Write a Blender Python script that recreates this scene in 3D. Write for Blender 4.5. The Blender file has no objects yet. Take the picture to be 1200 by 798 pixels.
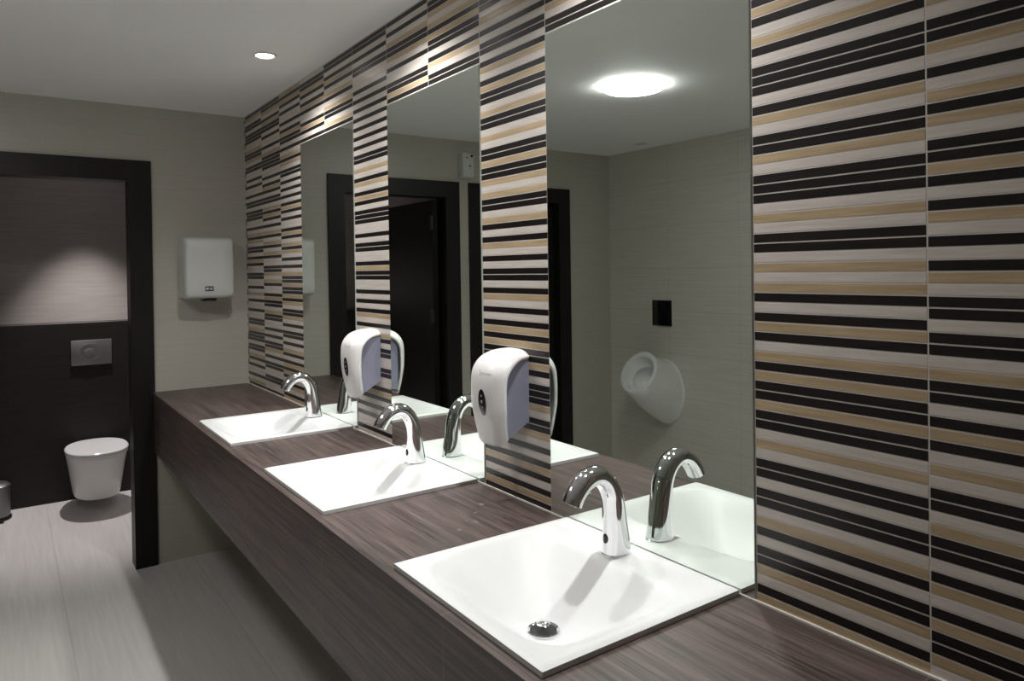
import bpy, bmesh, math, random
from mathutils import Matrix, Vector

# ------------------------------------------------------------------ scene, camera, lights
SC = bpy.context.scene
COL = SC.collection
PI = math.pi
vs = SC.view_settings
vs.view_transform = 'Standard'; vs.look = 'None'; vs.gamma = 1.0; vs.use_curve_mapping = False
vs.exposure = 0.0
SC.display_settings.display_device = 'sRGB'
cy = SC.cycles
cy.use_denoising = True
cy.max_bounces = 12; cy.diffuse_bounces = 5; cy.glossy_bounces = 8
cy.caustics_reflective = True
cy.blur_glossy = 0.0
cy.sample_clamp_indirect = 0.0
cy.use_guiding = True
cy.use_surface_guiding = True

# measured camera: room corner (striped wall / far wall / floor) is the origin, x < 0 into the room, y < 0 towards the viewer
F_PX, PY, YAW, PITCH, ROLL = 846.17, 324.96, 0.6131, -0.0101, -0.0146
CAM = Vector((-1.106, -4.1322, 1.5028))
fw = Vector((math.sin(YAW) * math.cos(PITCH), math.cos(YAW) * math.cos(PITCH), math.sin(PITCH)))
rt0 = Vector((math.cos(YAW), -math.sin(YAW), 0.0)); up0 = rt0.cross(fw)
rt = rt0 * math.cos(ROLL) + up0 * math.sin(ROLL)
up = -rt0 * math.sin(ROLL) + up0 * math.cos(ROLL)
cd = bpy.data.cameras.new('camera'); co = bpy.data.objects.new('camera', cd); COL.objects.link(co)
cd.sensor_width = 36.0; cd.lens = F_PX / 1200 * 36.0
cd.shift_y = -(399 - PY) / 1200
cd.clip_start = 0.02
m = Matrix.Identity(4)
for i in range(3):
    m[i][0], m[i][1], m[i][2], m[i][3] = rt[i], up[i], -fw[i], CAM[i]
co.matrix_world = m
SC.camera = co

w = bpy.data.worlds.new('world'); SC.world = w; w.use_nodes = True
w.node_tree.nodes['Background'].inputs[0].default_value = (0.5, 0.52, 0.5, 1)
w.node_tree.nodes['Background'].inputs[1].default_value = 0.02

SPOT_W = 42.0        # each recessed halogen above a basin
STALL_W = 130.0       # recessed halogen inside the cubicle
ROUND_E = 44.0        # radiance of the round ceiling lamp
SPOT_R = 0.03

# key dimensions
ZC = 2.371           # ceiling
ZT = 0.896           # worktop
WL = -2.735          # left wall
YB = -5.5            # back wall
KT = 0.3             # tile column width
Y0 = -0.0179         # first tile joint
DEP = 0.487          # worktop depth
ZMT = 2.084          # mirror top
def ty(k): return Y0 - KT * k

# ------------------------------------------------------------------ materials
def new_mat(name):
    mt = bpy.data.materials.new(name); mt.use_nodes = True
    nt = mt.node_tree
    return mt, nt, nt.nodes['Principled BSDF']
def plain(name, col, rough=0.5, metal=0.0, spec=None, coat=0.0):
    mt, nt, b = new_mat(name)
    b.inputs['Base Color'].default_value = (*col, 1); b.inputs['Roughness'].default_value = rough
    b.inputs['Metallic'].default_value = metal
    if spec is not None: b.inputs['Specular IOR Level'].default_value = spec
    if coat: b.inputs['Coat Weight'].default_value = coat; b.inputs['Coat Roughness'].default_value = 0.08
    return mt
def emit(name, col, strength):
    mt, nt, b = new_mat(name)
    b.inputs['Base Color'].default_value = (0.8, 0.8, 0.8, 1)
    b.inputs['Emission Color'].default_value = (*col, 1); b.inputs['Emission Strength'].default_value = strength
    return mt
def N(nt, t, **kw):
    n = nt.nodes.new(t)
    for k, v in kw.items(): setattr(n, k, v)
    return n
def math_node(nt, op, a, b=None, c=None):
    n = N(nt, 'ShaderNodeMath', operation=op)
    for i, v in enumerate((a, b, c)):
        if v is None: continue
        if isinstance(v, (int, float)): n.inputs[i].default_value = v
        else: nt.links.new(v, n.inputs[i])
    return n.outputs[0]
def streaks(name, c0, c1, scale, rough=0.4, joints=(), joint_col=(0.3, 0.28, 0.25), joint_w=0.0015, bump=0.0, lo=0.3, hi=0.7, joint_mix=0.5, scale2=None, spec=None):
    """fine streaks by a stretched noise in world metres, plus straight joints [(axis, offset, pitch)]"""
    mt, nt, b = new_mat(name)
    geo = N(nt, 'ShaderNodeNewGeometry')
    mp = N(nt, 'ShaderNodeMapping'); mp.inputs['Scale'].default_value = scale
    nt.links.new(geo.outputs['Position'], mp.inputs['Vector'])
    no = N(nt, 'ShaderNodeTexNoise'); no.inputs['Scale'].default_value = 1.0; no.inputs['Detail'].default_value = 4.0
    no.inputs['Roughness'].default_value = 0.6
    nt.links.new(mp.outputs[0], no.inputs['Vector'])
    fac = no.outputs['Fac']
    if scale2:
        mp2 = N(nt, 'ShaderNodeMapping'); mp2.inputs['Scale'].default_value = scale2
        nt.links.new(geo.outputs['Position'], mp2.inputs['Vector'])
        no2 = N(nt, 'ShaderNodeTexNoise'); no2.inputs['Scale'].default_value = 1.0; no2.inputs['Detail'].default_value = 3.0
        nt.links.new(mp2.outputs[0], no2.inputs['Vector'])
        fac = math_node(nt, 'ADD', math_node(nt, 'MULTIPLY', fac, 0.6), math_node(nt, 'MULTIPLY', no2.outputs['Fac'], 0.4))
    cr = N(nt, 'ShaderNodeValToRGB')
    cr.color_ramp.elements[0].position = lo; cr.color_ramp.elements[0].color = (*c0, 1)
    cr.color_ramp.elements[1].position = hi; cr.color_ramp.elements[1].color = (*c1, 1)
    nt.links.new(fac, cr.inputs[0])
    out = cr.outputs[0]
    if joints:
        sep = N(nt, 'ShaderNodeSeparateXYZ'); nt.links.new(geo.outputs['Position'], sep.inputs[0])
        tot = None
        for ax, off, pitch in joints:
            v = math_node(nt, 'SUBTRACT', sep.outputs[ax], off)
            v = math_node(nt, 'PINGPONG', v, pitch / 2)
            near = math_node(nt, 'LESS_THAN', v, joint_w)
            tot = near if tot is None else math_node(nt, 'MAXIMUM', tot, near)
        mx = N(nt, 'ShaderNodeMix', data_type='RGBA')
        nt.links.new(math_node(nt, 'MULTIPLY', tot, joint_mix), mx.inputs['Factor'])
        nt.links.new(out, mx.inputs['A']); mx.inputs['B'].default_value = (*joint_col, 1)
        out = mx.outputs['Result']
    nt.links.new(out, b.inputs['Base Color'])
    b.inputs['Roughness'].default_value = rough
    if spec is not None: b.inputs['Specular IOR Level'].default_value = spec
    if bump:
        bp = N(nt, 'ShaderNodeBump'); bp.inputs['Strength'].default_value = bump; bp.inputs['Distance'].default_value = 0.002
        nt.links.new(fac, bp.inputs['Height']); nt.links.new(bp.outputs[0], b.inputs['Normal'])
    return mt

M = {}
M['ceiling'] = streaks('ceiling_paint', (0.88, 0.89, 0.89), (0.90, 0.91, 0.91), (3, 3, 3), 0.7)
M['wall_tile'] = streaks('beige_wall_tile', (0.50, 0.485, 0.43), (0.58, 0.56, 0.50), (3, 3, 90), 0.35,
                         joints=((0, 0.0, 0.6), (1, 0.0, 0.6), (2, 0.0, 0.3)), joint_col=(0.30, 0.28, 0.24), joint_mix=0.45, bump=0.15)
M['floor_tile'] = streaks('pale_floor_tile', (0.54, 0.515, 0.495), (0.62, 0.595, 0.575), (60, 2.5, 60), 0.42,
                          joints=((0, -0.305, 0.6),), joint_col=(0.28, 0.25, 0.23), joint_mix=0.35, joint_w=0.0018, bump=0.1)
M['stall_light'] = streaks('stall_pale_tile', (0.33, 0.30, 0.285), (0.40, 0.365, 0.35), (4, 4, 60), 0.35, joints=((2, 0.0, 0.3),), joint_col=(0.28, 0.25, 0.24), joint_mix=0.4, bump=0.1)
M['stall_dark'] = streaks('dark_wall_tile', (0.012, 0.0095, 0.0085), (0.020, 0.016, 0.014), (3, 3, 120), 0.45, joints=((0, -1.09, 0.6), (2, 0.29, 0.6)), joint_col=(0.03, 0.026, 0.024), joint_mix=0.6, joint_w=0.001, spec=0.3)
M['frame'] = streaks('black_brown_wood', (0.006, 0.005, 0.0045), (0.012, 0.010, 0.009), (80, 80, 3), 0.42, spec=0.3)
M['wenge'] = streaks('brown_streaked_tile', (0.024, 0.016, 0.014), (0.135, 0.094, 0.085), (260, 5, 260), 0.42,
                     joints=((1, ty(0), 0.6),), joint_col=(0.20, 0.15, 0.13), joint_mix=0.6, joint_w=0.0011, bump=0.25, lo=0.38, hi=0.64, scale2=(70, 2.0, 70))
M['white_strip'] = streaks('cream_strip', (0.50, 0.45, 0.41), (0.62, 0.565, 0.52), (40, 9, 160), 0.3)
M['tan_strip'] = streaks('tan_strip', (0.34, 0.25, 0.145), (0.49, 0.37, 0.235), (40, 7, 130), 0.3)
M['dark_strip'] = streaks('dark_strip', (0.006, 0.0045, 0.0045), (0.013, 0.009, 0.009), (40, 6, 80), 0.3, spec=0.35)
M['grout'] = plain('grout', (0.55, 0.51, 0.47), 0.8)
M['mirror'] = plain('mirror_silver', (0.80, 0.855, 0.81), 0.0, 1.0)
M['mirror_edge'] = plain('mirror_glass_edge', (0.45, 0.52, 0.47), 0.2)
M['ceramic'] = plain('white_ceramic', (0.74, 0.74, 0.735), 0.15)
M['basin'] = plain('basin_ceramic', (0.67, 0.67, 0.668), 0.38, spec=0.3)
M['chrome'] = plain('chrome', (0.80, 0.80, 0.82), 0.05, 1.0)
M['steel'] = plain('brushed_steel', (0.42, 0.42, 0.42), 0.35, 1.0)
M['dark_steel'] = plain('dark_steel', (0.10, 0.10, 0.10), 0.4, 1.0)
M['plate_steel'] = plain('dull_steel', (0.27, 0.27, 0.27), 0.45, 1.0)
M['black'] = plain('black_plastic', (0.008, 0.008, 0.009), 0.2)
M['hole'] = plain('drain_shade', (0.004, 0.004, 0.004), 0.6)  # near-black colour for the shade inside the drain
M['white_plastic'] = plain('white_plastic', (0.78, 0.76, 0.755), 0.28)
M['grey_panel'] = plain('blue_grey_plastic', (0.27, 0.275, 0.36), 0.35)
M['grey_ink_and_glint'] = plain('grey_print_and_glint', (0.25, 0.24, 0.25), 0.4)  # printed script, and the glints painted on the level window
M['dryer'] = plain('dryer_white', (0.56, 0.575, 0.55), 0.35)
M['navy'] = plain('navy_sticker', (0.02, 0.025, 0.06), 0.35)
M['pale_ink'] = plain('pale_print', (0.55, 0.57, 0.62), 0.4)
M['glass_black'] = plain('black_glass', (0.006, 0.006, 0.007), 0.08)
M['trim_white'] = plain('lamp_trim_white', (0.7, 0.7, 0.69), 0.4)
M['bulb'] = emit('halogen_glow', (1.0, 0.96, 0.9), 12.0)
M['diffuser'] = emit('lamp_diffuser', (1.0, 0.995, 0.97), ROUND_E)
M['sealant'] = plain('sealant', (0.55, 0.52, 0.48), 0.5)
wm, wnt, wb = new_mat('water'); wb.inputs['Base Color'].default_value = (.5,.48,.47,1); wb.inputs['Alpha'].default_value = 0.22; wb.inputs['Roughness'].default_value = 0.05; wb.inputs['IOR'].default_value = 1.33
M['water'] = wm

# ------------------------------------------------------------------ helpers
def add_box(bm, x0, x1, y0, y1, z0, z1, mi=0):
    vs_ = [bm.verts.new((x, y, z)) for x in (x0, x1) for y in (y0, y1) for z in (z0, z1)]
    q = ((0, 1, 3, 2), (4, 6, 7, 5), (0, 4, 5, 1), (2, 3, 7, 6), (0, 2, 6, 4), (1, 5, 7, 3))
    fs = []
    for f in q:
        fc = bm.faces.new([vs_[i] for i in f]); fc.material_index = mi; fs.append(fc)
    return fs
def bev(bm, w_, seg=2, ang=30):
    bmesh.ops.recalc_face_normals(bm, faces=bm.faces)
    es = [e for e in bm.edges if len(e.link_faces) == 2 and e.calc_face_angle(0) > math.radians(ang)]
    bmesh.ops.bevel(bm, geom=es, offset=w_, segments=seg, affect='EDGES', profile=0.5, clamp_overlap=True)
def loft(bm, rings, cap0=True, cap1=True, closed=True):
    R = [[bm.verts.new(p) for p in r] for r in rings]
    n = len(R[0])
    for a, b in zip(R, R[1:]):
        for i in range(n if closed else n - 1):
            j = (i + 1) % n
            bm.faces.new((a[i], a[j], b[j], b[i]))
    if cap0: bm.faces.new(list(reversed(R[0])))
    if cap1: bm.faces.new(R[-1])
    return R
def lathe(bm, prof, n=40, cx=0, cy_=0, ax='z'):
    rings = []
    for r, z in prof:
        rings.append([(cx + r * math.cos(2 * PI * i / n), cy_ + r * math.sin(2 * PI * i / n), z) for i in range(n)])
    loft(bm, rings)
def prism(bm, pts2, f):
    """pts2: outline; f(p, t) -> 3D for t in 0,1"""
    loft(bm, [[f(p, 0) for p in pts2], [f(p, 1) for p in pts2]])
def obj(name, bm, mats, parent=None, smooth=False, loc=None, ang=35):
    bmesh.ops.recalc_face_normals(bm, faces=bm.faces)
    me = bpy.data.meshes.new(name); bm.to_mesh(me); bm.free()
    if not isinstance(mats, (list, tuple)): mats = [mats]
    for mt in mats: me.materials.append(mt)
    if smooth:
        me.polygons.foreach_set('use_smooth', [True] * len(me.polygons))
        me.set_sharp_from_angle(angle=math.radians(ang))
    o = bpy.data.objects.new(name, me); COL.objects.link(o)
    if parent: o.parent = parent
    if loc: o.location = loc
    return o
def boxobj(name, dims, mat, parent=None, b=0.0, seg=2):
    bm = bmesh.new(); add_box(bm, *dims)
    if b: bev(bm, b, seg)
    return obj(name, bm, mat, parent, smooth=bool(b))
def tag(o, label, cat, group=None):
    o['label'] = label; o['category'] = cat
    if group: o['group'] = group
    return o
def thing(name, label, cat, loc=(0, 0, 0), group=None):
    o = bpy.data.objects.new(name, None); COL.objects.link(o); o.location = loc; o.empty_display_size = 0.05
    return tag(o, label, cat, group)
def struct(o): o['kind'] = 'structure'; return o
def dup(root, loc, label):
    r = root.copy(); COL.objects.link(r); r.location = loc; r['label'] = label
    for ch in list(root.children):
        c = ch.copy(); COL.objects.link(c); c.parent = r
        for g in list(ch.children):
            d = g.copy(); COL.objects.link(d); d.parent = c
    return r

# ------------------------------------------------------------------ room shell
T = 0.1
struct(boxobj('floor', (WL - T, 0.1, YB - T, 1.9, -0.1, 0.0), M['floor_tile']))
struct(boxobj('ceiling', (WL - T, 0.1, YB - T, 1.9, ZC, ZC + 0.1), M['ceiling']))
struct(boxobj('wall_left', (WL - T, WL, YB - T, 0.0, 0, ZC), M['wall_tile']))
struct(boxobj('wall_back', (WL, 0.0, YB - T, YB, 0, ZC), M['wall_tile']))

# far wall with its two door openings
D1 = (-1.382, -0.476); D2 = (-2.331, -1.456); FT = 2.091     # outer edges of the architraves
FWD = 0.105                                                   # architrave face width
bm = bmesh.new()
ins = 0.04
for x0, x1, z0, z1 in ((D1[1] - ins, 0.0, 0, ZC), (D2[1] - ins, D1[0] + ins, 0, ZC), (WL, D2[0] + ins, 0, ZC),
                       (D1[0] + ins, D1[1] - ins, FT - ins, ZC), (D2[0] + ins, D2[1] - ins, FT - ins, ZC)):
    add_box(bm, x0, x1, 0.0, T, z0, z1)
struct(obj('wall_far', bm, M['wall_tile']))

def door(name, X, open_):
    e = bpy.data.objects.new(name, None); COL.objects.link(e); e.location = ((X[0] + X[1]) / 2, 0, 0); struct(e)
    cx = e.location.x
    h = (X[1] - X[0]) / 2
    bm = bmesh.new()
    for s in (-1, 1):
        a, b_ = sorted((s * h, s * (h - FWD)))
        add_box(bm, a, b_, -0.014, 0.0, 0, FT)                 # face
        a, b_ = sorted((s * (h - ins), s * (h - FWD)))
        add_box(bm, a, b_, 0.0, T + 0.012, 0, FT - ins)         # lining
    add_box(bm, -h + FWD, h - FWD, -0.014, 0.0, FT - FWD, FT)
    add_box(bm, -h + FWD, h - FWD, 0.0, T + 0.012, FT - FWD, FT - ins)
    bmesh.ops.remove_doubles(bm, verts=bm.verts, dist=1e-5)
    obj('door_frame', bm, M['frame'], e)
    # leaf, hinged on the far (left) jamb
    lw = 2 * h - 2 * FWD - 0.006; lh = FT - FWD - 0.012
    bm = bmesh.new()
    hx = -h + FWD + 0.003
    if open_: add_box(bm, hx + 0.01, hx + 0.05, T - 0.02, T - 0.02 + lw, 0.008, lh)
    else: add_box(bm, hx, hx + lw, 0.05, 0.09, 0.008, lh)
    bev(bm, 0.002, 1)
    leaf = obj('door_leaf', bm, M['frame'], e)
    for z in (0.28, 1.16, 1.78):
        bm = bmesh.new()
        if not open_: bm.free(); break
        if open_:
            lathe(bm, [(0.008, z), (0.008, z + 0.09)], 12, hx + 0.058, T - 0.028)
            add_box(bm, hx + 0.05, hx + 0.053, T - 0.02, T + 0.015, z, z + 0.09)
        obj('hinge', bm, M['dark_steel'], leaf)
    # lever handle with rose
    bm = bmesh.new()
    if open_:
        X1 = hx + 0.05; yy = T - 0.02 + lw - 0.07
        add_box(bm, X1, X1 + 0.008, yy - 0.025, yy + 0.025, 0.975, 1.025)
        add_box(bm, X1 + 0.008, X1 + 0.045, yy - 0.009, yy + 0.009, 0.991, 1.009)
        add_box(bm, X1 + 0.035, X1 + 0.053, yy - 0.12, yy + 0.009, 0.991, 1.009)
    else:
        xx = hx + lw - 0.07
        add_box(bm, xx - 0.025, xx + 0.025, 0.042, 0.05, 0.975, 1.025)
        add_box(bm, xx - 0.009, xx + 0.009, 0.005, 0.042, 0.991, 1.009)
        add_box(bm, xx - 0.12, xx + 0.009, -0.003, 0.015, 0.991, 1.009)
    bev(bm, 0.003, 2)
    obj('door_handle', bm, M['steel'], leaf, smooth=True)
    return e
door('door_1', D1, True)
door('door_2', D2, False)

# the two cubicles behind the far wall
SX0, SX1, SYB = -1.372, -0.20, 1.70
struct(boxobj('wall_stall_back', (WL, 0.0, SYB, SYB + T, 0, ZC), M['stall_light']))
struct(boxobj('wall_stall_right', (SX1, SX1 + T, T, SYB, 0, ZC), M['stall_light']))
struct(boxobj('wall_stall_left', (SX0 - 0.06, SX0, T, SYB, 0, ZC), M['stall_light']))
LEDGE = 1.545
struct(boxobj('wall_stall_lower', (SX0, SX1, LEDGE, SYB, 0, 1.19), M['stall_dark'], b=0.002, seg=1))

# ------------------------------------------------------------------ striped tile wall
def fill(dark, tans, top=84, seed=1):
    """row string: D rows listed, then tan rows, the rest cream"""
    rnd = random.Random(seed); s = []
    for n in range(top):
        if n in dark: s.append('D')
        elif tans is None:
            s.append('T' if (rnd.random() < 0.36 and (not s or s[-1] != 'T')) else 'W')
        else: s.append('T' if n in tans else 'W')
    return s
def more(seed, lo, hi):
    rnd = random.Random(seed); out = set(); n = lo
    while n < hi:
        out.add(n); n += rnd.choice((1, 2, 2, 3, 3, 4))
    return out
COLS = {
 0: fill({0,3,6,8,11,12,14,15,16,19,20,23,26,30,33,34,37,39,41,42,45,48,51,52,53,55,56,58,61,63,66,67,70,71,75,76,77,79,80,83}, None, seed=3),
 1: fill({0,3,4,7,8,10,13,14,16,18,21,22,25,26,28,31,35,36,39,42,45,48,50,52,55,56,58,60,62,65,66,67,68,71,74,76,77,79,82,83}, None, seed=5),
 2: fill({1,4,6,8,10,12,15,17,18,20,23,24,27,29,30,32,33,36,38,41,44,46,49,51,53,55,57,59,61,62,65,68,70,71,73,75,78,80,82}, None, seed=8),
 3: fill({68,70,72,75,77,79,81,82}, None, seed=11),
 4: fill({68,71,72,75,78,80,82,83}, None, seed=12),
 5: fill({1,4,6,8,10,13,14,17,18,20,23,26,28,30,33,34,36,39,40,42,45,46,47,49,51,54,58,59,61,63,65,67,69,71,73,77,78,80,82,83}, {35,53,50,25,21,9,56}, seed=4),
 6: fill({68,70,71,74,77,78,81,83}, None, seed=21),
 7: fill({68,69,72,74,75,77,81,82}, None, seed=22),
 8: fill({0,2,4,6,8,11,12,15,16,17,19,21,22,24,26,28,31,33,34,36,39,41,44,45,49,50,52,53,57,58,61,62,64,67,69,70,72,76,77,80,81,83}, {1,5,10,14,20,23,25,30,38,42,46,48,51,55,59,63,66,74,79}, seed=9),
 9: fill({68,69,72,73,76,79,80,82}, None, seed=31),
 10: fill({68,70,73,74,77,79,82,83}, None, seed=32),
 11: fill({1,4,5,7,10,11,13,14,18,19,21,22,24,27,29,31,36,37,41,42,43,46,47,50,52,53,54,56,59,61} | more(41, 63, 84), {0,3,8,16,20,23,25,28,32,34,39,45,49,57,60,66,72,78}),
 12: fill({2,3,5,8,10,11,14,15,19,21,23,24,27,28,30,31,34,36,39,41,43,44,47,50,53,54} | more(42, 58, 84), {1,4,7,12,17,20,25,33,38,42,46,48,52,56,61,67,74}),
}
for k in range(13, 19):
    COLS[k] = fill(more(50 + k, k % 3, 84), None, seed=60 + k)
RH = 0.0175; G = 0.0018; SXF = -0.0007
bm = bmesh.new()
add_box(bm, -0.0004, 0.1, YB, 0.0, 0.0, ZC, 3)
def stick(k, n, ch):
    y1 = min(ty(k), -0.0) - 0.0014; y0 = max(ty(k + 1), YB) + 0.0014
    z0 = ZT + n * RH + G; z1 = min(ZT + (n + 1) * RH - G * 0.45, ZC)
    if y0 >= y1: return
    add_box(bm, SXF, 0.0005, y0, y1, z0, z1, {'W': 0, 'T': 1, 'D': 2}[ch])
MIR = ((9, 11), (6, 8), (3, 5))
for k, s in COLS.items():
    lo = 68 if any(a <= k < b_ for a, b_ in MIR) else 0
    for n in range(lo, 84): stick(k, n, s[n])
for n in range(84):                                            # the cut pieces in the corner
    add_box(bm, SXF, 0.0005, ty(0) + 0.0014, -0.0005, ZT + n * RH + G, min(ZT + (n + 1) * RH, ZC), {'W': 0, 'T': 1, 'D': 2}[COLS[0][(n + 5) % 84]])
add_box(bm, SXF, 0.0005, YB, -0.001, 0.0, ZT - 0.002, 0)
struct(obj('wall_right', bm, [M['white_strip'], M['tan_strip'], M['dark_strip'], M['grout']]))
struct(boxobj('trim_1', (-0.006, 0.0, YB, -0.001, ZT, ZT + 0.0035), M['sealant']))

# ------------------------------------------------------------------ mirrors
MLAB = ('tall wall mirror behind the nearest washbasin, right beside the wide striped tile area',
        'tall wall mirror behind the middle washbasin, between the two soap dispensers',
        'tall wall mirror behind the farthest washbasin, nearest the hand dryer corner')
for (a, b_), lab in zip(MIR, MLAB):
    yc = (ty(a) + ty(b_)) / 2; hw = (b_ - a) * KT / 2 - 0.003
    t = thing('wall_mirror', lab, 'mirror', (0, yc, ZT + 0.004), 'mirrors on the striped wall')
    H = ZMT - ZT - 0.005
    bm = bmesh.new()
    v = [bm.verts.new(p) for p in ((-0.0032, -hw, 0.001), (-0.0032, hw, 0.001), (-0.0032, hw, H), (-0.0032, -hw, H))]
    bm.faces.new(v)
    r = bmesh.ops.extrude_face_region(bm, geom=bm.faces[:])
    bmesh.ops.translate(bm, verts=[g for g in r['geom'] if isinstance(g, bmesh.types.BMVert)], vec=(0.0006, 0, 0))
    obj('mirror_glass', bm, M['mirror'], t)
    bm = bmesh.new()
    add_box(bm, -0.0026, 0.0003, -hw - 0.001, hw + 0.001, 0.0, H + 0.001)
    obj('mirror_backing', bm, M['mirror_edge'], t)

# ------------------------------------------------------------------ vanity counter
YE = -4.75
BASIN_Y = (-3.034, -2.134, -1.234)
BW, BD = 0.498, 0.462
van = thing('vanity_counter', 'long dark brown streaked-tile washbasin counter along the striped wall', 'counter', (0, 0, 0))
xs = [-DEP, -0.436, -0.088, -0.0015]
ys = [YE]
for yb in BASIN_Y: ys += [yb - 0.222, yb + 0.222]
ys.append(0.0)
bm = bmesh.new()
vg = {}
def vtx(i, j, z):
    if (i, j, z) not in vg: vg[(i, j, z)] = bm.verts.new((xs[i], ys[j], z))
    return vg[(i, j, z)]
ZL = ZT - 0.012
hole = lambda i, j: not (0 <= i < 3 and 0 <= j < len(ys) - 1) or (i == 1 and j % 2 == 1)
for i in range(3):
    for j in range(len(ys) - 1):
        if hole(i, j): continue
        bm.faces.new([vtx(i, j, ZT), vtx(i + 1, j, ZT), vtx(i + 1, j + 1, ZT), vtx(i, j + 1, ZT)])
        bm.faces.new([vtx(i, j, ZL), vtx(i, j + 1, ZL), vtx(i + 1, j + 1, ZL), vtx(i + 1, j, ZL)])
        for di, dj, e0, e1 in ((-1, 0, (0, 0), (0, 1)), (1, 0, (1, 0), (1, 1)), (0, -1, (0, 0), (1, 0)), (0, 1, (0, 1), (1, 1))):
            if hole(i + di, j + dj):
                a = (i + e0[0], j + e0[1]); c = (i + e1[0], j + e1[1])
                bm.faces.new([vtx(*a, ZT), vtx(*c, ZT), vtx(*c, ZL), vtx(*a, ZL)])
obj('worktop', bm, M['wenge'], van)
boxobj('front_panel', (-DEP + 0.004, -DEP + 0.022, YE, 0.0, 0.588, ZL - 0.003), M['wenge'], van)
bm = bmesh.new()
add_box(bm, -DEP + 0.022, -0.002, YE, -0.002, 0.590, 0.602)
for y in (-0.02, -0.784, -1.684, -2.584, -3.5, YE + 0.02):
    add_box(bm, -DEP + 0.022, -0.002, y - 0.01, y + 0.01, 0.602, ZL - 0.001)
obj('carcass', bm, M['frame'], van)

# ------------------------------------------------------------------ washbasins
def make_basin(loc, label):
    t = thing('washbasin', label, 'washbasin', loc, 'square drop-in washbasins')
    nx, ny = 56, 60
    xc, hx, hy = -0.272, 0.164, 0.222
    def bowl(x, y, inset=0.0):
        r = (abs((x - xc) / (hx - inset)) ** 5.0 + abs(y / (hy - inset)) ** 5.0) ** (1 / 5.0)
        return 0.0 if r >= 1 else min(1.0, 1.10 * (1 - r ** 1.5) ** 1.1)
    bm = bmesh.new()
    def xx(i): return -BD + BD * i / nx - 0.0045 * 0
    top, bot = [], []
    rim = 0.013
    for i in range(nx + 1):
        tr, br = [], []
        for j in range(ny + 1):
            x = -0.006 - (BD - 0.004) * (1 - i / nx); y = -BW / 2 + BW * j / ny
            ed = min(x + 0.006 + BD - 0.004, -0.006 - x + 0.0, y + BW / 2, BW / 2 - y)
            z = rim - (0.003 if ed < 1e-6 else 0.0)
            tr.append(bm.verts.new((x, y, z - 0.100 * bowl(x, y))))
            b2 = bowl(x, y, 0.004)
            br.append(bm.verts.new((x, y, (0.0005 if b2 <= 0 else -0.100 * b2 + 0.0005 - 0.006))))
        top.append(tr); bot.append(br)
    for i in range(nx):
        for j in range(ny):
            bm.faces.new((top[i][j], top[i + 1][j], top[i + 1][j + 1], top[i][j + 1]))
            bm.faces.new((bot[i][j], bot[i][j + 1], bot[i + 1][j + 1], bot[i + 1][j]))
    ring = [(i, 0) for i in range(nx)] + [(nx, j) for j in range(ny)] + [(i, ny) for i in range(nx, 0, -1)] + [(0, j) for j in range(ny, 0, -1)]
    for a, c in zip(ring, ring[1:] + ring[:1]):
        bm.faces.new((top[a[0]][a[1]], top[c[0]][c[1]], bot[c[0]][c[1]], bot[a[0]][a[1]]))
    obj('bowl', bm, M['basin'], t, smooth=True, ang=50)
    zd = rim - 0.1
    bm = bmesh.new()
    lathe(bm, [(0.026, zd - 0.012), (0.032, zd - 0.012), (0.032, zd + 0.004), (0.030, zd + 0.0055), (0.026, zd + 0.003), (0.0245, zd - 0.004)], 32, xc)
    d = obj('drain', bm, M['chrome'], t, smooth=True)
    bm = bmesh.new()
    lathe(bm, [(0.002, zd + 0.0005), (0.0258, zd + 0.0005), (0.0258, zd + 0.0022), (0.002, zd + 0.0022)], 24, xc)
    obj('drain_shade_disc', bm, M['hole'], d)  # solid black disc stands in for the shade down the drain
    bm = bmesh.new()
    lathe(bm, [(0.005, zd), (0.005, zd + 0.010), (0.012, zd + 0.012), (0.0135, zd + 0.015), (0.008, zd + 0.018), (0.001, zd + 0.0185)], 28, xc)
    obj('drain_plug', bm, M['chrome'], d, smooth=True)
    return t
BL = ('square white drop-in washbasin nearest the viewer, its chrome drain in view',
      'square white drop-in washbasin in the middle of the three on the counter',
      'square white drop-in washbasin farthest away, close to the hand dryer wall')
b0 = make_basin((0, BASIN_Y[0], ZT), BL[0])
for yb, lab in zip(BASIN_Y[1:], BL[1:]): dup(b0, (0, yb, ZT), lab)

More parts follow.
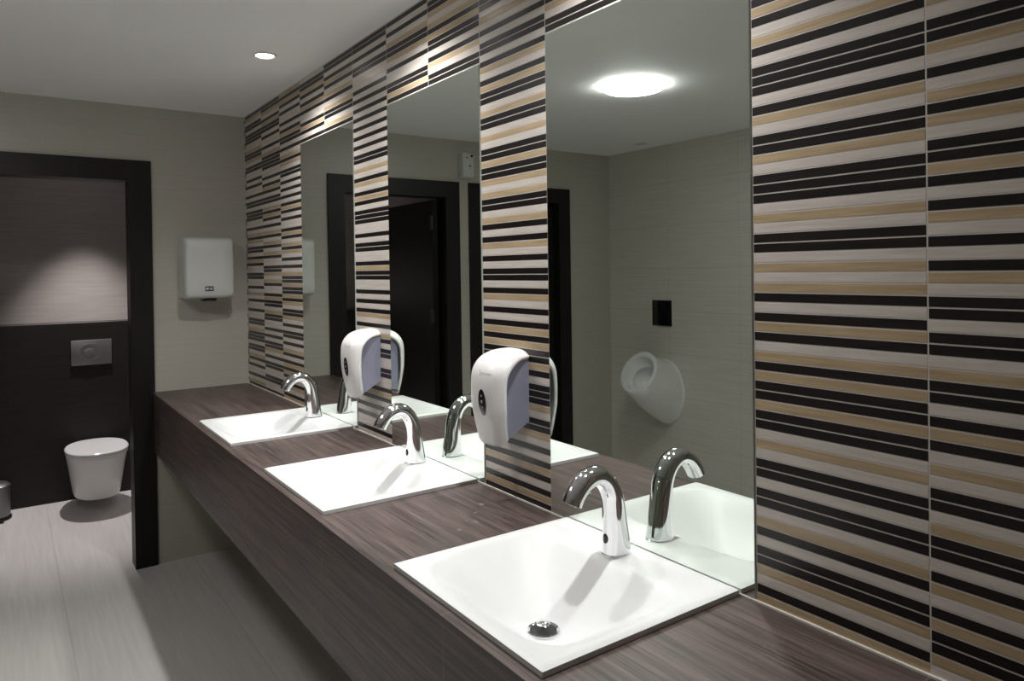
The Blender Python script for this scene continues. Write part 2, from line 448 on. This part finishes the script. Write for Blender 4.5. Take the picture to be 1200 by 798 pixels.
# ------------------------------------------------------------------ sensor taps
def make_tap(loc, label):
    t = thing('sensor_tap', label, 'tap', loc, 'curved chrome taps on the basins')
    # centreline in x-z (x measured from the base, negative towards the user) with radii (across y, in plane)
    cl = [(0.0, 0.004, .0270, .0330), (-0.001, 0.03, .0255, .0300), (-0.004, 0.065, .0240, .0265), (-0.007, 0.100, .0232, .0240), (-0.013, 0.128, .0228, .0225),
          (-0.026, 0.152, .0226, .0215), (-0.047, 0.168, .0226, .0208), (-0.070, 0.170, .0226, .0200), (-0.092, 0.160, .0225, .0196), (-0.109, 0.143, .0222, .0194), (-0.120, 0.124, .0218, .0190)]
    def cr(p, q, r, s, u):
        return tuple(0.5 * (2 * q[i] + (r[i] - p[i]) * u + (2 * p[i] - 5 * q[i] + 4 * r[i] - s[i]) * u * u + (3 * q[i] - p[i] - 3 * r[i] + s[i]) * u ** 3) for i in range(4))
    pts = []
    for i in range(len(cl) - 1):
        a, b_, c, d = cl[max(i - 1, 0)], cl[i], cl[i + 1], cl[min(i + 2, len(cl) - 1)]
        for u in (0, .2, .4, .6, .8): pts.append(cr(a, b_, c, d, u))
    pts.append(cl[-1])
    rings = []
    for i, p in enumerate(pts):
        a = pts[max(i - 1, 0)]; b_ = pts[min(i + 1, len(pts) - 1)]
        tx, tz = b_[0] - a[0], b_[1] - a[1]; L = math.hypot(tx, tz); tx /= L; tz /= L
        if i == 0: tx, tz = 0.0, 1.0
        nx_, nz_ = tz, -tx
        ring = []
        for k in range(32):
            th = 2 * PI * k / 32
            ring.append((p[0] + nx_ * p[3] * math.cos(th), p[2] * 1.06 * math.sin(th), p[1] + nz_ * p[3] * math.cos(th)))
        rings.append(ring)
    bm = bmesh.new(); loft(bm, rings)
    body = obj('tap_body', bm, M['chrome'], t, smooth=True, ang=50)
    bm = bmesh.new(); 
    rr = []
    for s, z in ((0.9, 0.0), (1.035, 0.0), (1.035, 0.003), (1.0, 0.0045)):
        rr.append([(0.033 * s * math.cos(2 * PI * k / 32), 0.027 * s * math.sin(2 * PI * k / 32), z) for k in range(32)])
    loft(bm, rr)
    obj('base_ring', bm, M['chrome'], t, smooth=True)
    # outlet insert at the spout tip
    p = pts[-1]; a = pts[-2]; tx, tz = p[0] - a[0], p[1] - a[1]; L = math.hypot(tx, tz); tx /= L; tz /= L
    bm = bmesh.new()
    def disc(r, o):
        return [(p[0] + tx * o + tz * r * .8 * math.cos(2 * PI * k / 24), r * math.sin(2 * PI * k / 24), p[1] + tz * o - tx * r * .8 * math.cos(2 * PI * k / 24)) for k in range(24)]
    loft(bm, [disc(.0125, -0.002), disc(.0125, 0.0015), disc(.010, 0.002), disc(.009, 0.0005)])
    obj('outlet', bm, M['steel'], t, smooth=True)
    # oval infra-red sensor window low on the front
    bm = bmesh.new()
    def ov(s, o):
        r_ = []
        for k in range(24):
            y = 0.0075 * s * math.cos(2 * PI * k / 24); dz = 0.010 * s * math.sin(2 * PI * k / 24)
            z = 0.036 + dz
            rin = 0.0292 - (z - 0.036) * 0.09
            x = -0.0018 - rin * math.sqrt(max(0, 1 - (y / 0.0253) ** 2)) - o
            r_.append((x, y, z))
        return r_
    loft(bm, [ov(1.0, -0.002), ov(1.0, 0.0006), ov(0.8, 0.0011)])
    s = obj('sensor_window', bm, M['black'], t, smooth=True); s['label'] = 'black oval sensor window'
    return t
TL = ('curved chrome sensor tap on the washbasin nearest the viewer',
      'curved chrome sensor tap on the middle washbasin, in front of the middle mirror',
      'curved chrome sensor tap on the farthest washbasin, near the hand dryer corner')
TZ = ZT + 0.013; TO = 0.012
t0 = make_tap((-0.068, BASIN_Y[0] + TO, TZ), TL[0])
for yb, lab in zip(BASIN_Y[1:], TL[1:]): dup(t0, (-0.068, yb + TO, TZ), lab)

# ------------------------------------------------------------------ soap dispensers
def interp(tab, u):
    for (a, *va), (b_, *vb) in zip(tab, tab[1:]):
        if u <= b_:
            f = (u - a) / (b_ - a); return [x + (y - x) * f for x, y in zip(va, vb)]
    return list(tab[-1][1:])
def smooth_tab(pts, n):
    out = []
    for i in range(len(pts) - 1):
        a, b_, c, d = pts[max(i - 1, 0)], pts[i], pts[i + 1], pts[min(i + 2, len(pts) - 1)]
        for k in range(n):
            u = k / n
            out.append(tuple(0.5 * (2 * b_[j] + (c[j] - a[j]) * u + (2 * a[j] - 5 * b_[j] + 4 * c[j] - d[j]) * u * u + (3 * b_[j] - a[j] - 3 * c[j] + d[j]) * u ** 3) for j in range(2)))
    out.append(pts[-1]); return out
def make_dispenser(loc, label):
    t = thing('soap_dispenser', label, 'soap dispenser', loc, 'white wall soap dispensers')
    edge = smooth_tab([(0.0, .230), (-.032, .224), (-.058, .209), (-.075, .187), (-.081, .160), (-.083, .105), (-.079, .060), (-.073, .022)], 5)
    cent = smooth_tab([(0.0, .2470), (-.042, .2445), (-.080, .231), (-.104, .203), (-.111, .165), (-.108, .105), (-.098, .050), (-.085, .002)], 5)
    hw = 0.079; nv = 36
    def hwx(x):
        q = min(1.0, abs(x) / .075); return .067 + .012 * q * q * (3 - 2 * q)
    rings = []
    for e, c in zip(edge, cent):
        row = []
        for j in range(nv + 1):
            v = -1 + 2 * j / nv
            k = 1 - abs(v) ** 3.6
            row.append((e[0] + (c[0] - e[0]) * k, (hwx(e[0]) - .010 * max(0.0, min(1.0, (.10 - e[1]) / .08))) * v, e[1] + (c[1] - e[1]) * k))
        rings.append(row)
    bm = bmesh.new(); loft(bm, rings, False, False, closed=False)
    cov = obj('cover', bm, M['white_plastic'], t, smooth=True, ang=60)
    md = cov.modifiers.new('thickness', 'SOLIDIFY'); md.thickness = 0.007; md.offset = 1.0 if False else -1.0; md.use_even_offset = True
    # side panels: the recessed blue-grey body under the cover
    poly = [(0.0005, .224)] + [(max(x + 0.006, -.073), z - 0.006) for x, z in edge[1:-1]] + [(-.066, .024), (-0.0005, .062)]
    bm = bmesh.new(); prism(bm, poly, lambda p, u: (p[0], (-1 + 2 * u) * 0.0625, p[1]))
    sp = obj('side_panel', bm, M['grey_panel'], t); sp['label'] = 'blue-grey side panel'
    # fill level window, on the curved front
    def front(y, z):
        v = abs(y / hw); k = 1 - v ** 3.6
        def at(tab):
            for a, b_ in zip(tab, tab[1:]):
                if b_[1] <= z <= a[1]: f = (a[1] - z) / max(a[1] - b_[1], 1e-6); return a[0] + (b_[0] - a[0]) * f
            return tab[-1][0]
        return at(edge) + (at(cent) - at(edge)) * k
    def oval(s, o, cz=.116, cyy=-0.008, ry=.0165, rz=.034):
        r_ = []
        for k in range(32):
            y = cyy + ry * s * math.cos(2 * PI * k / 32); z = cz + rz * s * math.sin(2 * PI * k / 32)
            r_.append((front(y, z) - o, y, z))
        return r_
    bm = bmesh.new(); loft(bm, [oval(1.0, -.003), oval(1.0, .0012), oval(.86, .0016)])
    wdw = obj('level_window', bm, M['black'], t, smooth=True); wdw['label'] = 'black oval level window'
    bm = bmesh.new()
    for zz, s in ((.133, .0045), (.118, .006), (.103, .0045)):  # small grey dots paint pale glints onto the black window
        loft(bm, [oval(1, .0014, zz, -0.008, s * .7, s * .7), oval(1, .0022, zz, -0.008, s * .7, s * .7)])
    obj('window_glint', bm, M['grey_ink_and_glint'], wdw)
    # small illegible grey script under the dome: a handwritten squiggle
    bm = bmesh.new()
    pr = None; n = 60
    for k in range(n + 1):
        u = k / n
        y = 0.006 - 0.050 * u
        z = .190 + 0.0035 * math.sin(u * 38) * (1.4 - u) + (0.004 if u < .1 else 0)
        x = front(y, z) - 0.0007
        cur = [bm.verts.new((x, y, z - .0009)), bm.verts.new((x, y, z + .0009))]
        if pr: bm.faces.new((pr[0], pr[1], cur[1], cur[0]))
        pr = cur
    obj('script_mark', bm, M['grey_ink_and_glint'], cov)
    return t
dlab = ('white domed soap dispenser on the striped strip between the near and middle mirrors',
        'white domed soap dispenser on the striped strip between the middle and far mirrors')
DZ = 1.049
d0 = make_dispenser((-0.001, -2.568, DZ), dlab[0])
dup(d0, (-0.001, -1.668, DZ), dlab[1])

# ------------------------------------------------------------------ hand dryer
hd = thing('hand_dryer', 'white wall-mounted hand dryer on the beige wall beside the door', 'hand dryer', (-0.224, 0.0, 1.375))
def rrect(hx, hz, r, cz, y, n=6, cx=0):
    pts = []
    for sx, sz, a0 in ((1, 1, 0), (-1, 1, 90), (-1, -1, 180), (1, -1, 270)):
        for k in range(n + 1):
            a = math.radians(a0 + 90 * k / n)
            pts.append((cx + sx * (hx - r) + r * math.cos(a), y, cz + sz * (hz - r) + r * math.sin(a)))
    return pts
bm = bmesh.new()
loft(bm, [rrect(.127, .163, .012, .163, 0.0), rrect(.126, .162, .014, .163, -0.09), rrect(.123, .158, .018, .161, -0.125),
          rrect(.117, .152, .022, .160, -0.142), rrect(.108, .138, .024, .160, -0.150), rrect(.06, .08, .02, .160, -0.152)])
obj('housing', bm, M['dryer'], hd, smooth=True, ang=50)
bm = bmesh.new()
loft(bm, [[(x, y, 0.001) for x, y in ((-.035, -.12), (.035, -.12), (.035, -.05), (-.035, -.05))], [(x, y, -.014) for x, y in ((-.028, -.125), (.028, -.125), (.028, -.05), (-.028, -.05))]])
obj('air_outlet', bm, M['black'], hd)
bm = bmesh.new(); add_box(bm, -.029, .013, -.1535, -.149, .042, .066)
st = obj('sticker', bm, M['navy'], hd); st['label'] = 'small navy sticker'
bm = bmesh.new()
for x0, x1, z0, z1 in ((-.025, -.012, .048, .060), (-.008, .009, .055, .059), (-.008, .009, .048, .052)):
    add_box(bm, x0, x1, -.1541, -.153, z0, z1)
obj('sticker_print', bm, M['pale_ink'], st)

# ------------------------------------------------------------------ small white box above the gap between the doors
sb = thing('white_wall_box', 'small white box with dark dots high on the wall between the two dark doors', 'air freshener', (-1.428, 0.0, 2.118))
bm = bmesh.new(); loft(bm, [rrect(.048, .083, .014, .083, 0.0), rrect(.048, .083, .014, .083, -0.045), rrect(.042, .077, .014, .083, -0.058)])
obj('case', bm, M['dryer'], sb, smooth=True)
for x, z, r in ((-.026, .145, .009), (.012, .132, .005), (-.012, .078, .006)):
    bm = bmesh.new(); loft(bm, [[(x + r * math.cos(2 * PI * k / 16), y, z + r * math.sin(2 * PI * k / 16)) for k in range(16)] for y in (-.056, -.0595)])
    obj('dot', bm, M['black'], sb)

# ------------------------------------------------------------------ cubicle: toilet, flush plate, bin
def dshape(hw, yf, yb, z, n=28, p=2.3, cx=0.0, str_=0.12):
    """rounded-front outline: straight sides at the back, superellipse front (front is -y)"""
    pts = [(cx + hw, yb, z)]
    ym = yb - (yb - yf) * str_ if yb - yf > 0 else yb
    for k in range(n + 1):
        a = PI * k / n
        c, s_ = math.cos(a), math.sin(a)
        pts.append((cx + hw * math.copysign(abs(c) ** (2 / p), c), ym - (ym - yf) * abs(s_) ** (2 / p), z))
    pts.append((cx - hw, yb, z))
    return pts
TX = -0.632
to = thing('toilet', 'white wall-hung toilet with closed lid inside the open cubicle', 'toilet', (TX, LEDGE, 0.0))
def egg(hw, yf, yb, z, n=44, p=2.25):
    ym = (yf + yb) / 2; h = (yb - yf) / 2
    return [(hw * math.copysign(abs(math.cos(2 * PI * k / n)) ** (2 / p), math.cos(2 * PI * k / n)), ym + h * math.copysign(abs(math.sin(2 * PI * k / n)) ** (2 / p), math.sin(2 * PI * k / n)), z) for k in range(n)]
bm = bmesh.new()
loft(bm, [egg(.105, -.42, -.02, .088), egg(.132, -.452, -.005, .094), egg(.136, -.458, -.001, .11), egg(.149, -.478, -.001, .20), egg(.163, -.503, -.001, .30), egg(.172, -.522, -.001, .352), egg(.172, -.522, -.001, .362)])
obj('bowl', bm, M['ceramic'], to, smooth=True, ang=45)
bm = bmesh.new()
loft(bm, [egg(.174, -.530, -.05, .365), egg(.177, -.534, -.045, .368), egg(.177, -.534, -.045, .378), egg(.175, -.531, -.047, .380)])
obj('seat', bm, M['ceramic'], to, smooth=True)
bm = bmesh.new()
loft(bm, [egg(.178, -.536, -.042, .383), egg(.180, -.539, -.040, .386), egg(.180, -.539, -.040, .396), egg(.174, -.531, -.045, .402), egg(.13, -.46, -.09, .404)])
obj('lid', bm, M['ceramic'], to, smooth=True)
for s in (-1, 1):
    bm = bmesh.new(); add_box(bm, s * .075 - .02, s * .075 + .02, -.055, -.015, .362, .392)
    bev(bm, .005, 2); obj('lid_hinge', bm, M['ceramic'], to, smooth=True)

fp = thing('flush_plate', 'grey metal flush plate on the dark tiled wall above the toilet', 'flush plate', (-0.627, LEDGE, 0.985))
bm = bmesh.new(); add_box(bm, -.121, .121, -.014, 0, -.085, .085); bev(bm, .004, 2)
obj('plate', bm, M['plate_steel'], fp, smooth=True)
bm = bmesh.new()
def el(rx, rz, y, cx=-.01): return [(cx + rx * math.cos(2 * PI * k / 40), y, rz * math.sin(2 * PI * k / 40)) for k in range(40)]
loft(bm, [el(.078, .062, -.010), el(.078, .062, -.019), el(.070, .054, -.021), el(.045, .035, -.017)])
bt = obj('flush_button', bm, M['plate_steel'], fp, smooth=True)
bm = bmesh.new(); loft(bm, [el(.036, .028, -.016), el(.036, .028, -.021), el(.030, .023, -.0225)])
obj('small_button', bm, M['plate_steel'], bt, smooth=True)

pb = thing('pedal_bin', 'small round metal bin with black base against the dark cubicle wall', 'bin', (-1.185, 1.385, 0.0))
bm = bmesh.new(); lathe(bm, [(.088, .022), (.088, .20)], 40); obj('body', bm, M['plate_steel'], pb, smooth=True)
bm = bmesh.new(); lathe(bm, [(.096, 0.0), (.096, .012), (.090, .022)], 40); obj('base', bm, M['black'], pb, smooth=True)
bm = bmesh.new(); lathe(bm, [(.091, .20), (.091, .209), (.075, .222), (.03, .228)], 40); obj('lid', bm, M['plate_steel'], pb, smooth=True)
bm = bmesh.new(); add_box(bm, .02, .055, -.125, -.075, .010, .018); bev(bm, .003, 2); obj('pedal', bm, M['black'], pb, smooth=True)

# ------------------------------------------------------------------ urinal and its sensor plate on the left wall
UY = -0.56
ur = thing('urinal', 'white conical wall urinal mounted on the left wall below a black plate', 'urinal', (WL, UY, 0.0))
def oval3(c, ry, rz, tilt, n=40):
    # ellipse in the plane spanned by y and (tilted) z; tilt > 0 leans the top back to the wall
    out = []
    for k in range(n):
        a = 2 * PI * k / n
        s_ = rz * math.sin(a)
        out.append((c[0] - s_ * math.sin(tilt), ry * math.cos(a), c[1] + s_ * math.cos(tilt)))
    return out
RC = (.268, .785); RT = math.radians(30)
rings = [oval3((0.0, .625), .180, .230, 0), oval3((.012, .627), .181, .230, .01), oval3((.016, .628), .174, .223, .02), oval3((.09, .66), .172, .205, .18), oval3((.17, .71), .166, .180, .36), oval3((.23, .755), .160, .163, .48), oval3(RC, .158, .155, RT)]
inn = [oval3((RC[0] + .004, RC[1] + .002), .150, .147, RT), oval3((RC[0] - .002, RC[1]), .128, .122, RT), oval3((RC[0] - .045, RC[1] - .035), .120, .112, RT), oval3((RC[0] - .055, RC[1] - .050), .104, .088, RT), oval3((RC[0] - .075, RC[1] - .060), .110, .092, RT), oval3((RC[0] - .12, RC[1] - .09), .085, .07, RT), oval3((RC[0] - .145, RC[1] - .11), .04, .03, RT)]
bm = bmesh.new(); loft(bm, rings + inn, True, True)
obj('bowl', bm, M['ceramic'], ur, smooth=True, ang=50)
bm = bmesh.new()
c = Vector((RC[0] - .139, 0, RC[1] - .104)); nn = Vector((math.cos(RT), 0, math.sin(RT)))
loft(bm, [oval3((c.x - .004, c.z - .003), .018, .018, RT, 20), oval3((c.x + .003, c.z + .002), .018, .018, RT, 20)])
obj('drain', bm, M['steel'], ur, smooth=True)
sp = thing('urinal_flush_plate', 'small black rectangular flush plate on the wall above the urinal', 'flush plate', (WL, -0.54, 1.09))
bm = bmesh.new(); add_box(bm, 0, .012, -.09, .09, 0.0, .182); bev(bm, .003, 2); obj('plate', bm, M['glass_black'], sp, smooth=True)
bm = bmesh.new(); loft(bm, [[(x, .022 * math.cos(2 * PI * k / 24), .06 + .022 * math.sin(2 * PI * k / 24)) for k in range(24)] for x in (.011, .0135)])
obj('sensor_eye', bm, M['black'], sp)

# ------------------------------------------------------------------ lamps
def downlight(loc, label, watts, group='recessed downlights', lit=True, size=136, blend=1.0, col=(1.0, 0.99, 0.975), tilt=0.0):
    t = thing('downlight', label, 'downlight', loc, group)
    bm = bmesh.new(); lathe_open = [(.046, 0.0), (.046, -.004), (.040, -.006), (.034, -.003)]
    lathe(bm, [(.030, -.0005)] + [(.046, -.0005), (.046, -.004), (.041, -.006), (.034, -.002)], 40)
    obj('trim_ring', bm, M['trim_white'], t, smooth=True)
    bm = bmesh.new(); lathe(bm, [(.001, -.002), (.0335, -.002), (.030, -.0045), (.002, -.0055)], 32)
    obj('lamp_face', bm, M['bulb'] if lit else M['ceramic'], t, smooth=True)
    if watts:
        ld = bpy.data.lights.new('halogen', 'SPOT'); ld.energy = watts; ld.spot_size = math.radians(size); ld.spot_blend = blend
        ld.shadow_soft_size = SPOT_R; ld.color = col
        lo = bpy.data.objects.new('halogen', ld); COL.objects.link(lo); lo.parent = t; lo.location = (0, 0, -.02); lo.rotation_euler.x = math.radians(tilt)
    return t
downlight((-0.242, -1.22, ZC), 'small lit recessed downlight in the ceiling above the farthest washbasin', SPOT_W)
downlight((-0.242, -2.13, ZC), 'small lit recessed downlight in the ceiling above the middle washbasin', SPOT_W)
downlight((-0.242, -3.03, ZC), 'small lit recessed downlight in the ceiling above the nearest washbasin', SPOT_W)
downlight((-0.65, 1.30, ZC), 'small lit recessed downlight in the ceiling inside the toilet cubicle', STALL_W, size=66, blend=0.7, col=(1.0, 0.945, 0.935), tilt=-1.0)
downlight((-2.536, -0.539, ZC), 'small unlit recessed downlight in the ceiling above the urinal', 0, lit=False)
rl = thing('ceiling_lamp', 'round white glowing ceiling lamp seen in the nearest mirror', 'ceiling lamp', (-1.357, -1.662, ZC))
bm = bmesh.new(); lathe(bm, [(.148, -.0005), (.148, -.004), (.143, -.005)], 48); obj('lamp_base', bm, M['trim_white'], rl, smooth=True)
bm = bmesh.new(); lathe(bm, [(.147, -.0055), (.147, -.014), (.135, -.022), (.09, -.028), (.03, -.030)], 48); obj('lamp_shade', bm, M['diffuser'], rl, smooth=True)

# ------------------------------------------------------------------ spilt water on the worktop
def drop(x, y, r, e=1.0):
    bm = bmesh.new()
    lathe(bm, [(r, 0.0), (r * .9, r * .18), (r * .55, r * .34), (r * .1, r * .40)], 20)
    bmesh.ops.scale(bm, vec=(1, e, 1), verts=bm.verts)
    o = obj('water_drop', bm, M['water'], None, smooth=True, loc=(x, y, ZT + 0.0004))
    tag(o, 'small clear water drop on the counter between the near and middle washbasins', 'water drop', 'water drops on the counter')
for q in ((-.105, -2.555, .007, 1.3), (-.150, -2.600, .005, 1.0), (-.185, -2.655, .006, 1.4), (-.200, -2.640, .004, 1.0), (-.245, -2.68, .006, 1.2)): drop(*q)
